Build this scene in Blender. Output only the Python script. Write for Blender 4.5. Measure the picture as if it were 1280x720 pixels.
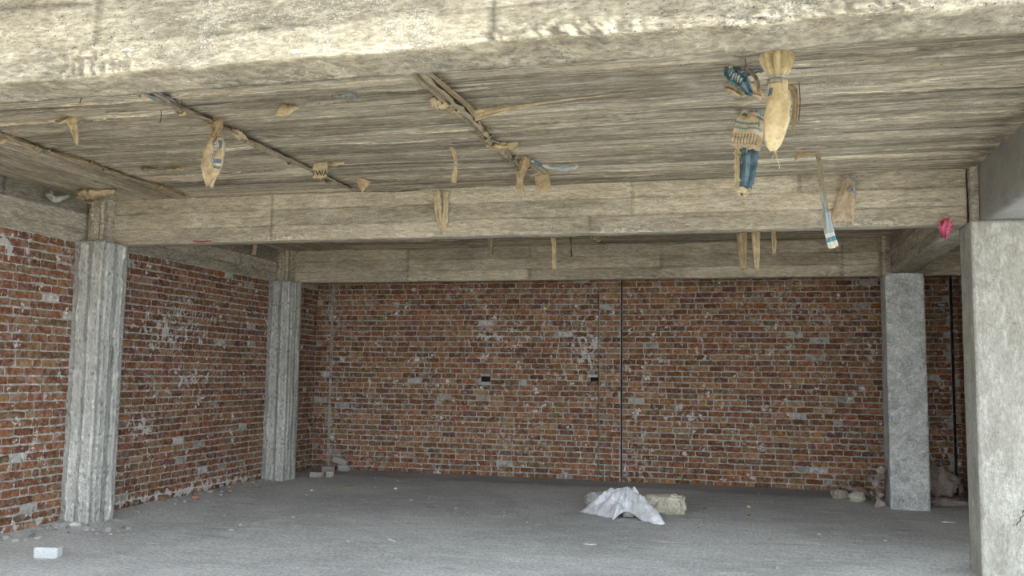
import bpy, math, random
import numpy as np
from mathutils import Matrix, Vector, noise, Euler

for o in list(bpy.data.objects): bpy.data.objects.remove(o)
S = bpy.context.scene
COL = S.collection
PI = math.pi

# ------------------------------------------------------------------ camera
F_PX, PITCH, YAW, ROLL, EYE = 1139.67, .0938, -.2498, .0141, 1.6902
fwd = Vector((math.sin(YAW)*math.cos(PITCH), math.cos(YAW)*math.cos(PITCH), math.sin(PITCH)))
rt = Vector((math.cos(YAW), -math.sin(YAW), 0)); up = rt.cross(fwd)
r2 = rt*math.cos(ROLL)+up*math.sin(ROLL); u2 = up*math.cos(ROLL)-rt*math.sin(ROLL)
cam = bpy.data.objects.new('camera', bpy.data.cameras.new('camera')); COL.objects.link(cam)
cam.data.sensor_width = 36; cam.data.lens = F_PX*36/1280; cam.data.clip_end = 200; cam.data.clip_start = .05
cam.matrix_world = Matrix(((r2.x, u2.x, -fwd.x, 0), (r2.y, u2.y, -fwd.y, 0), (r2.z, u2.z, -fwd.z, EYE), (0, 0, 0, 1)))
S.camera = cam

# ------------------------------------------------------------------ light
W = bpy.data.worlds.new('world'); S.world = W; W.use_nodes = True
bg = W.node_tree.nodes['Background']
bg.inputs[0].default_value = (.80, .90, 1.0, 1); bg.inputs[1].default_value = 3.0
sun = bpy.data.objects.new('sun', bpy.data.lights.new('sun', 'SUN')); COL.objects.link(sun)
sun.data.energy = 4.4; sun.data.angle = math.radians(1.0); sun.data.color = (1, .93, .80)
sun.rotation_euler = Vector((.28, -1, -1.55)).to_track_quat('-Z', 'Y').to_euler()
S.view_settings.view_transform = 'Standard'; S.view_settings.look = 'None'
S.view_settings.gamma = 1; S.view_settings.use_curve_mapping = False
S.view_settings.exposure = .95

# ------------------------------------------------------------------ node helper
class NT:
    def __init__(s, name):
        s.m = bpy.data.materials.new(name); s.m.use_nodes = True
        s.t = s.m.node_tree; s.t.nodes.clear()
        s.out = s.t.nodes.new('ShaderNodeOutputMaterial')
        s.b = s.t.nodes.new('ShaderNodeBsdfPrincipled'); s.t.links.new(s.b.outputs[0], s.out.inputs[0])
        s.b.inputs['Roughness'].default_value = .95; s.b.inputs['Specular IOR Level'].default_value = .2
        s.tc = s.t.nodes.new('ShaderNodeTexCoord')
    def L(s, a, i):
        if isinstance(a, bpy.types.NodeSocket): s.t.links.new(a, i)
        elif isinstance(a, (tuple, list)) and len(a) == 3 and i.type == 'RGBA': i.default_value = (*a, 1)
        else: i.default_value = a
    def vec(s, scale=(1, 1, 1), src=None, loc=(0, 0, 0), rot=(0, 0, 0)):
        n = s.t.nodes.new('ShaderNodeMapping'); n.inputs['Scale'].default_value = scale
        n.inputs['Location'].default_value = loc; n.inputs['Rotation'].default_value = rot
        s.L(src or s.tc.outputs['Object'], n.inputs[0]); return n.outputs[0]
    def noise(s, v, scale=1, detail=4, rough=.55, dist=0):
        n = s.t.nodes.new('ShaderNodeTexNoise'); s.L(v, n.inputs['Vector'])
        n.inputs['Scale'].default_value = scale; n.inputs['Detail'].default_value = detail
        n.inputs['Roughness'].default_value = rough; n.inputs['Distortion'].default_value = dist
        return n.outputs[0]
    def voro(s, v, scale=1, feature='F1'):
        n = s.t.nodes.new('ShaderNodeTexVoronoi'); n.feature = feature; s.L(v, n.inputs['Vector'])
        n.inputs['Scale'].default_value = scale; return n.outputs[0]
    def ramp(s, f, a, b, lo=0., hi=1.):
        n = s.t.nodes.new('ShaderNodeMapRange'); n.interpolation_type = 'SMOOTHSTEP'
        s.L(f, n.inputs[0]); n.inputs[1].default_value = a; n.inputs[2].default_value = b
        n.inputs[3].default_value = lo; n.inputs[4].default_value = hi; return n.outputs[0]
    def math(s, op, a, b=0., c=None):
        n = s.t.nodes.new('ShaderNodeMath'); n.operation = op; s.L(a, n.inputs[0]); s.L(b, n.inputs[1])
        if c is not None: s.L(c, n.inputs[2])
        return n.outputs[0]
    def mix(s, f, a, b, mode='MIX'):
        n = s.t.nodes.new('ShaderNodeMix'); n.data_type = 'RGBA'; n.blend_type = mode
        s.L(f, n.inputs[0]); s.L(a, n.inputs[6]); s.L(b, n.inputs[7]); return n.outputs[2]
    def attr(s, name, fac=False):
        n = s.t.nodes.new('ShaderNodeAttribute'); n.attribute_name = name
        return n.outputs['Fac'] if fac else n.outputs['Color']
    def sep(s, v):
        n = s.t.nodes.new('ShaderNodeSeparateXYZ'); s.L(v, n.inputs[0]); return n.outputs
    def comb(s, x, y, z):
        n = s.t.nodes.new('ShaderNodeCombineXYZ'); s.L(x, n.inputs[0]); s.L(y, n.inputs[1]); s.L(z, n.inputs[2]); return n.outputs[0]
    def bump(s, h, dist=.01, strength=1., prev=None):
        n = s.t.nodes.new('ShaderNodeBump'); n.inputs['Distance'].default_value = dist
        n.inputs['Strength'].default_value = strength; s.L(h, n.inputs['Height'])
        if prev is not None: s.L(prev, n.inputs['Normal'])
        return n.outputs[0]
    def done(s, col, nrm=None):
        s.L(col, s.b.inputs['Base Color'])
        if nrm is not None: s.L(nrm, s.b.inputs['Normal'])
        return s.m

def concrete(name, c1, c2, c3, along=(1, 1, 1), speck=.5, dark=.3, tone=False, bumpd=.006, swap_x=None, pits=True, streak_amt=1., fine_amt=.75):
    """streaky cast concrete: c1 body, c2 second tone, c3 lime-white streaks; along = stretch of the board grain"""
    t = NT(name); P = t.tc.outputs['Object']
    if swap_x is not None:
        x, y, z = t.sep(P)[:3]; k = t.math('LESS_THAN', x, swap_x)
        nx = t.math('ADD', t.math('MULTIPLY', x, t.math('SUBTRACT', 1., k)), t.math('MULTIPLY', y, k))
        ny = t.math('ADD', t.math('MULTIPLY', y, t.math('SUBTRACT', 1., k)), t.math('MULTIPLY', x, k))
        P = t.comb(nx, ny, z)
    g = t.vec(along, P); gm = t.vec(tuple(a**.45*(1.6 if a > 1 else 1) for a in along), P)
    n1 = t.noise(g, 3.2, 6, .66, .3); n2 = t.noise(g, 9, 5, .68, .2); n3 = t.noise(g, 18, 5, .72); ln = t.noise(t.vec((1, 1, 1), g, loc=(5, 11, 2)), 4.5, 5, .7); big = t.noise(P, 1.1, 4, .6)
    fine = t.noise(gm, 26, 5, .75); sp = t.noise(P, 110, 2, .6); lump = t.noise(gm, 7, 5, .7, .6)
    col = t.mix(t.ramp(n1, .40, .60), c1, c2)
    col = t.mix(t.math('MULTIPLY', t.ramp(lump, .50, .66), .55), col, c3)
    col = t.mix(t.math('MULTIPLY', t.ramp(n2, .56, .66), .75*streak_amt), col, c3)
    col = t.mix(t.math('MULTIPLY', t.ramp(big, .55, .72), .4), col, c3)
    dk = t.noise(t.vec((1, 1, 1), g, loc=(7, 3, 1)), 6, 6, .7)
    col = t.mix(t.math('MULTIPLY', t.ramp(dk, .54, .68), dark), col, (c2[0]*.38, c2[1]*.38, c2[2]*.38))
    col = t.mix(t.math('MULTIPLY', t.ramp(n3, .42, .30), dark*1.5*streak_amt), col, (c2[0]*.30, c2[1]*.29, c2[2]*.27))
    col = t.mix(t.math('MULTIPLY', t.ramp(n3, .62, .74), .6*streak_amt), col, c3)
    lm = t.ramp(t.noise(t.vec((1, 1, 1), g, loc=(1, 6, 4)), 3, 3, .6), .46, .60)
    dl = t.math('ABSOLUTE', t.math('SUBTRACT', ln, .44)); ll = t.math('ABSOLUTE', t.math('SUBTRACT', ln, .55))
    col = t.mix(t.math('MULTIPLY', t.math('MULTIPLY', t.ramp(dl, .016, .003), lm), .75*streak_amt), col, (c2[0]*.3, c2[1]*.29, c2[2]*.27))
    col = t.mix(t.math('MULTIPLY', t.math('MULTIPLY', t.ramp(ll, .014, .003), t.math('SUBTRACT', 1., lm)), .85*streak_amt), col, (c3[0]*1.1, c3[1]*1.1, c3[2]*1.1))
    col = t.mix(fine_amt, col, t.mix(1., col, t.ramp(fine, .3, .7, .55, 1.5), 'MULTIPLY'))
    mask = t.ramp(t.noise(t.vec((1, 1, 1), P, loc=(3, 5, 9)), 2.2, 5, .6), .50, .62)
    col = t.mix(t.math('MULTIPLY', t.math('MULTIPLY', t.ramp(sp, .56, .64), mask), speck), col, (.78, .76, .70))
    col = t.mix(t.math('MULTIPLY', t.ramp(sp, .40, .34), speck*.4), col, (c2[0]*.35, c2[1]*.35, c2[2]*.33))
    h = t.math('ADD', t.math('MULTIPLY', n3, .8), t.math('ADD', t.math('MULTIPLY', fine, .7), t.math('ADD', t.math('MULTIPLY', sp, .3), t.math('MULTIPLY', lump, .6))))
    if pits:
        v = t.voro(P, 34); pit = t.math('MULTIPLY', t.ramp(v, .16, .06), t.ramp(big, .45, .6))
        col = t.mix(t.math('MULTIPLY', pit, .55), col, (.09, .085, .075)); h = t.math('SUBTRACT', h, pit)
    if tone: col = t.mix(1., col, t.attr('tone'), 'MULTIPLY')
    return t.done(col, t.bump(h, bumpd))

CREAM, TAN, LIME = (.50, .44, .33), (.37, .325, .245), (.70, .65, .53)
M = {}
M['beam_front'] = concrete('board cast beam concrete', (.40, .345, .25), (.30, .26, .19), (.60, .53, .40), (.4, .5, 1.6), .55, .4, True, .012, streak_amt=.7)
M['beam'] = concrete('beam concrete', (.52, .445, .33), (.41, .355, .265), (.68, .61, .475), (.25, .8, 2.4), .8, .35, True, .008, streak_amt=.5, fine_amt=.6)
M['beam_y'] = concrete('side beam concrete', (.43, .375, .285), (.32, .28, .215), (.58, .52, .41), (.8, .25, 2.4), .6, .4, True, .008, streak_amt=.5)
M['ceil'] = concrete('board marked slab concrete', (.49, .41, .295), (.30, .25, .178), (.76, .67, .50), (.13, 3.4, 1), .4, .6, True, .009, swap_x=-5.92)
M['colL'] = concrete('ridged column concrete', (.44, .43, .39), (.37, .36, .325), (.58, .57, .53), (1.2, 1.2, .5), 1., .15, True, .004, streak_amt=.2, fine_amt=.35)
M['colR'] = concrete('plastered column concrete', (.37, .35, .30), (.30, .28, .235), (.52, .50, .45), (1.2, 1.2, .5), .3, .25, False, .004, streak_amt=.3, fine_amt=.45)
M['colR2'] = concrete('mottled column concrete', (.55, .55, .515), (.39, .385, .355), (.76, .77, .75), (1.2, 1.2, 1.1), 1., .45, False, .004, streak_amt=.4, fine_amt=.6)
M['plaster'] = concrete('smooth grey plaster', (.27, .25, .22), (.235, .22, .19), (.30, .28, .25), (1, 1, 1), .05, .06, False, .0015, pits=False, streak_amt=.2, fine_amt=.2)

def m_floor(name, c1, c2, c3):
    t = NT(name); P = t.tc.outputs['Object']
    big = t.noise(t.vec((1, 1, 1), P), .55, 6, .62, .4); mid = t.noise(t.vec((.8, 2.6, 1), P), 3.5, 6, .65, .5)
    fine = t.noise(P, 30, 5, .72); grit = t.noise(P, 120, 3, .7)
    col = t.mix(t.ramp(big, .38, .62), c1, c2)
    col = t.mix(t.math('MULTIPLY', t.ramp(mid, .5, .7), .55), col, c3)
    col = t.mix(t.math('MULTIPLY', t.ramp(t.noise(t.vec((.5, 2, 1), P, loc=(4, 4, 4)), 2.4, 6, .7, .6), .58, .7), .5), col, (c2[0]*.55, c2[1]*.55, c2[2]*.54))
    col = t.mix(.7, col, t.mix(1., col, t.ramp(fine, .32, .66, .6, 1.32), 'MULTIPLY'))
    mask = t.ramp(mid, .45, .62)
    col = t.mix(t.math('MULTIPLY', t.math('MULTIPLY', t.ramp(grit, .60, .68), mask), .8), col, (.80, .80, .77))
    col = t.mix(t.math('MULTIPLY', t.ramp(grit, .40, .33), .6), col, (.13, .13, .12))
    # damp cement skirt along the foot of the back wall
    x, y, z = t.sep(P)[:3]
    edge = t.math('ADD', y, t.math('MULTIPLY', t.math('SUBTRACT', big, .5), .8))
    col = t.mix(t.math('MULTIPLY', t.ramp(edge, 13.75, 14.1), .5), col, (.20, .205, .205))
    h = t.math('ADD', t.math('MULTIPLY', mid, 1.6), t.math('ADD', t.math('MULTIPLY', fine, .7), t.math('MULTIPLY', grit, .45)))
    return t.done(col, t.bump(h, .009))
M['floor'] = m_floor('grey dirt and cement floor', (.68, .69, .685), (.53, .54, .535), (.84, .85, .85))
M['ground'] = m_floor('pale sandy ground', (.50, .45, .36), (.43, .38, .30), (.55, .50, .41))

def m_brick():
    t = NT('rough fired brick'); P = t.tc.outputs['Object']
    base = t.attr('bcol')
    n = t.noise(P, 16, 5, .65); f = t.noise(P, 60, 4, .7)
    col = t.mix(1., base, t.ramp(n, .3, .7, .55, 1.5), 'MULTIPLY')
    col = t.mix(t.math('MULTIPLY', t.ramp(f, .52, .66), .35), col, (.46, .30, .20))
    col = t.mix(t.math('MULTIPLY', t.ramp(f, .42, .34), .45), col, (.06, .035, .025))
    region = t.ramp(t.noise(t.vec((1, 1, 1), P, loc=(2, 8, 5)), 1.2, 5, .7), .50, .66)
    smear = t.ramp(t.noise(t.vec((1, 1, 1), P, loc=(9, 1, 3)), 13, 5, .68, .3), .51, .58)
    col = t.mix(t.math('MULTIPLY', t.math('MULTIPLY', smear, t.math('ADD', t.math('MULTIPLY', region, .55), .24)), 1.), col, (.46, .44, .40))
    wh = t.math('MULTIPLY', t.ramp(t.noise(t.vec((1, 1, 1), P, loc=(1, 2, 8)), 6.2, 4, .6), .62, .66), t.ramp(n, .45, .55))
    col = t.mix(t.math('MULTIPLY', wh, .9), col, (.78, .75, .72))
    sl = t.ramp(t.math('ADD', t.noise(P, 8, 5, .7), t.math('MULTIPLY', t.attr('salt', True), .20)), .655, .685)
    col = t.mix(t.math('MULTIPLY', sl, .85), col, (.62, .60, .56))
    return t.done(col, t.bump(t.math('ADD', n, f), .007))
def m_mortar():
    t = NT('grey mortar'); P = t.tc.outputs['Object']
    n = t.noise(P, 14, 5, .7); f = t.noise(P, 70, 4, .7)
    col = t.mix(t.ramp(n, .35, .65), (.36, .34, .30), (.54, .52, .47))
    col = t.mix(t.math('MULTIPLY', t.ramp(n, .46, .36), .7), col, (.13, .12, .105))
    wh = t.ramp(t.noise(t.vec((1, 1, 1), P, loc=(1, 2, 8)), 5.2, 4, .6), .62, .68)
    col = t.mix(t.math('MULTIPLY', wh, .8), col, (.72, .70, .67))
    sl = t.ramp(t.math('ADD', t.noise(P, 8, 5, .7), t.math('MULTIPLY', t.attr('salt', True), .22)), .64, .67)
    col = t.mix(t.math('MULTIPLY', sl, .9), col, (.68, .66, .62))
    return t.done(col, t.bump(t.math('ADD', n, f), .010))
M['brick'] = m_brick(); M['mortar'] = m_mortar()

def m_rock(name, a, b, c):
    t = NT(name); P = t.tc.outputs['Object']
    n = t.noise(P, 9, 5, .7); f = t.noise(P, 40, 4, .7)
    col = t.mix(t.ramp(n, .4, .6), a, b); col = t.mix(t.math('MULTIPLY', t.ramp(f, .52, .62), .6), col, c)
    col = t.mix(t.math('MULTIPLY', t.ramp(f, .42, .34), .5), col, (a[0]*.3, a[1]*.3, a[2]*.28))
    return t.done(col, t.bump(t.math('ADD', n, f), .012))
M['rock'] = m_rock('lumpy cement', (.66, .60, .48), (.46, .41, .31), (.80, .78, .70))
M['rockg'] = m_rock('grey rubble', (.42, .41, .38), (.33, .32, .29), (.60, .58, .55))
M['rockr'] = m_rock('brick rubble', (.42, .22, .15), (.33, .16, .11), (.55, .42, .35))
M['white'] = m_rock('whitewashed brick', (.60, .62, .61), (.52, .54, .53), (.70, .72, .71))
M['oldbrick'] = m_rock('dusty loose brick', (.46, .42, .37), (.36, .31, .27), (.60, .56, .50))
M['leaf'] = m_rock('dry yellow leaf', (.40, .33, .16), (.30, .25, .13), (.5, .42, .25))
M['pebble'] = m_rock('pale stone chips', (.74, .73, .69), (.58, .57, .53), (.88, .87, .83))

def m_sack(name, base, bands=(), weave=260, dirt=.4, trans=.0):
    """woven sack / paper; bands = (u0,u1,v0,v1,colour) prints in the piece's own UV"""
    t = NT(name); P = t.tc.outputs['Object']; U = t.tc.outputs['UV']
    n = t.noise(P, 11, 5, .65); f = t.noise(P, 45, 3, .6)
    col = t.mix(t.ramp(n, .35, .65), base, (base[0]*.72, base[1]*.70, base[2]*.66))
    u, v = t.sep(U)[:2]; wob = t.math('MULTIPLY', t.math('SUBTRACT', f, .5), .05)
    u_ = t.math('ADD', u, wob); v_ = t.math('ADD', v, t.math('MULTIPLY', wob, .4))
    for (u0, u1, v0, v1, c) in bands:
        k = t.math('MULTIPLY', t.math('MULTIPLY', t.math('GREATER_THAN', u_, u0), t.math('LESS_THAN', u_, u1)),
                   t.math('MULTIPLY', t.math('GREATER_THAN', v_, v0), t.math('LESS_THAN', v_, v1)))
        col = t.mix(t.math('MULTIPLY', k, t.ramp(f, .30, .45, .55, .95)), col, c)
    col = t.mix(t.math('MULTIPLY', t.ramp(f, .54, .70), dirt), col, (base[0]*.45, base[1]*.42, base[2]*.38))
    t.b.inputs['Roughness'].default_value = .75
    return t.done(col, t.bump(t.math('ADD', n, f), .006))
BLUE, TEAL, PALEB, INK = (.09, .15, .21), (.11, .24, .29), (.32, .42, .46), (.10, .11, .13)
M['sack'] = m_sack('tan sack paper', (.60, .47, .29))
M['sackbrown'] = m_sack('brown sealing sack', (.44, .33, .20), dirt=.6)
M['sackdark'] = m_sack('dusty brown sacking', (.40, .33, .23), dirt=.6)
M['paper'] = m_sack('cream cement paper', (.66, .54, .36), dirt=.25)
M['greyplastic'] = m_sack('blue grey plastic strip', (.32, .35, .37), dirt=.4)
M['bluesack'] = m_sack('blue woven strip', (.10, .155, .19), [(.35, .6, .2, .9, (.16, .26, .31))], dirt=.3)
M['bundle'] = m_sack('cream woven sack', (.74, .60, .36), [(0, 1, .245, .26, PALEB), (0, 1, .275, .30, (.30, .36, .36)), (.50, .66, .38, .46, BLUE), (.0, .2, .55, .66, BLUE), (.4, .6, .58, .64, PALEB)] +
                     [(a/14, a/14+.02, .04, .19, (.45, .36, .22)) for a in range(14)], dirt=.12)
M['sheet'] = m_sack('printed tan sack', (.60, .49, .34), [(0, 1, 0, .10, (.16, .24, .28)), (.1, .3, .16, .26, BLUE), (.7, .92, .14, .24, BLUE), (0, .85, .40, .44, TEAL), (0, .9, .50, .53, TEAL), (.80, .84, 0, .53, TEAL)] +
                    [(.08+a*.1, .12+a*.1, .62, .86, (.25, .19, .13)) for a in range(8)], dirt=.3)
M['print'] = m_sack('tan sack with blue print', (.62, .50, .33), [(.34, .38, .12, .62, BLUE), (.52, .56, .12, .62, BLUE), (.38, .52, .12, .62, (.50, .52, .50)), (.66, .9, .20, .34, BLUE), (.5, .95, .60, .64, BLUE), (.55, .95, .50, .56, BLUE)] +
                    [(.40, .50, .15+a*.055, .175+a*.055, (.08, .16, .25)) for a in range(8)], dirt=.25)
M['longstrip'] = m_sack('strip with blue end', (.42, .36, .25), [(0, .5, .45, .62, (.30, .38, .42)), (.2, 1, .62, .82, (.42, .50, .54)), (0, 1, .82, .86, (.75, .72, .65)), (0, 1, .86, .91, (.10, .28, .38)), (0, 1, .91, 1, (.66, .62, .52))], dirt=.2)
M['bluewad'] = m_sack('blue printed wad', (.12, .22, .28), [(.3, .75, .08+a*.09, .12+a*.09, (.62, .62, .55)) for a in range(7)] + [(0, 1, .72, .9, (.24, .34, .40))], dirt=.3)
M['pink'] = m_sack('pink plastic', (.66, .16, .26), dirt=.3)
M['cloth'] = m_sack('white sheet', (.80, .80, .84), dirt=.05)
M['cloth2'] = m_sack('grey dusty cloth', (.50, .50, .49), dirt=.3)
M['pinksack'] = m_sack('dusty pinkish sack', (.47, .40, .35), [(.55, .9, .3, .6, (.48, .28, .26))], dirt=.5)
M['wire'] = NT('rusty wire').done((.13, .08, .05))
M['dark'] = NT('unlit cavity').done((.05, .038, .03))
M['ink'] = NT('black print').done((.07, .06, .05))
M['redtape'] = m_sack('faded red tape', (.42, .14, .12))

# ------------------------------------------------------------------ mesh helpers
def link(name, verts, faces, mat, parent=None, loc=(0, 0, 0), smooth=False, rot=(0, 0, 0)):
    me = bpy.data.meshes.new(name); me.from_pydata([tuple(v) for v in verts], [], faces); me.validate(); me.update()
    for m in (mat if isinstance(mat, list) else [mat]): me.materials.append(m)
    if smooth: me.shade_smooth()
    o = bpy.data.objects.new(name, me); COL.objects.link(o); o.location = loc; o.rotation_euler = rot
    if parent: o.parent = parent
    return o
def tag(o, label, cat, group=None, kind=None):
    if label: o['label'] = label
    if cat: o['category'] = cat
    if group: o['group'] = group
    if kind: o['kind'] = kind
    return o
def struct(o): o['kind'] = 'structure'; return o
def thing(name, loc, label, cat, group=None, rz=0):
    o = bpy.data.objects.new(name, None); COL.objects.link(o); o.location = loc; o.rotation_euler = (0, 0, rz)
    return tag(o, label, cat, group)
def N(x, y=0., z=0.): return noise.noise(Vector((x, y, z)))
def fN(x, y=0., z=0.): return noise.fractal(Vector((x, y, z)), .9, 2.1, 4)
def sm(a, b, x):
    t = min(1, max(0, (x-a)/(b-a))); return t*t*(3-2*t)

def detail_box(name, lo, hi, step, fdisp, mat, skip='', wob=.006, wfreq=3., parent=None, seed=0):
    """box welded from displaced grids. fdisp(face, p) -> (offset along the outward normal, tone)"""
    lo = np.array(lo, float); hi = np.array(hi, float); c = np.array([(lo[0]+hi[0])/2, (lo[1]+hi[1])/2, lo[2]])
    st = step if isinstance(step, (tuple, list)) else (step,)*3
    ax = [np.linspace(lo[i], hi[i], max(2, int(round((hi[i]-lo[i])/st[i]))+1)) for i in range(3)]
    verts, tones, faces, key = [], [], [], {}
    for fc, (a, s) in dict(x=(0, -1), X=(0, 1), y=(1, -1), Y=(1, 1), z=(2, -1), Z=(2, 1)).items():
        if fc in skip: continue
        b, d = [(1, 2), (2, 0), (0, 1)][a]
        nb, nd = len(ax[b]), len(ax[d]); idx = np.empty((nb, nd), int); fix = 0 if s < 0 else len(ax[a])-1
        for i in range(nb):
            for j in range(nd):
                k = [0, 0, 0]; k[a] = fix; k[b] = i; k[d] = j; k = tuple(k)
                p = [ax[0][k[0]], ax[1][k[1]], ax[2][k[2]]]
                q = key.get(k)
                if q is None:
                    q = len(verts); key[k] = q
                    w = noise.noise_vector(Vector((p[0]*wfreq+seed, p[1]*wfreq, p[2]*wfreq)))
                    w2 = noise.noise_vector(Vector((p[0]*14+seed, p[1]*14, p[2]*14)))
                    verts.append([p[0]+w.x*wob+w2.x*wob*.5, p[1]+w.y*wob+w2.y*wob*.5, p[2]+w.z*wob+w2.z*wob*.5]); tones.append(1.)
                off, tn = fdisp(fc, p)
                e = min(i, nb-1-i, j, nd-1-j); fade = 0 if e == 0 else 1
                verts[q][a] += s*off*fade; tones[q] = tn
                idx[i, j] = q
        for i in range(nb-1):
            for j in range(nd-1):
                f = (idx[i, j], idx[i+1, j], idx[i+1, j+1], idx[i, j+1])
                faces.append(tuple(int(q) for q in (f if s > 0 else f[::-1])))
    vv = np.array(verts)-c
    o = link(name, vv.tolist(), faces, mat, parent, tuple(c), smooth=True)
    at = o.data.attributes.new('tone', 'FLOAT_COLOR', 'POINT')
    tn = np.ones((len(tones), 4), np.float32); tn[:, :3] = np.array(tones)[:, None]; at.data.foreach_set('color', tn.ravel())
    return o

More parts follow.
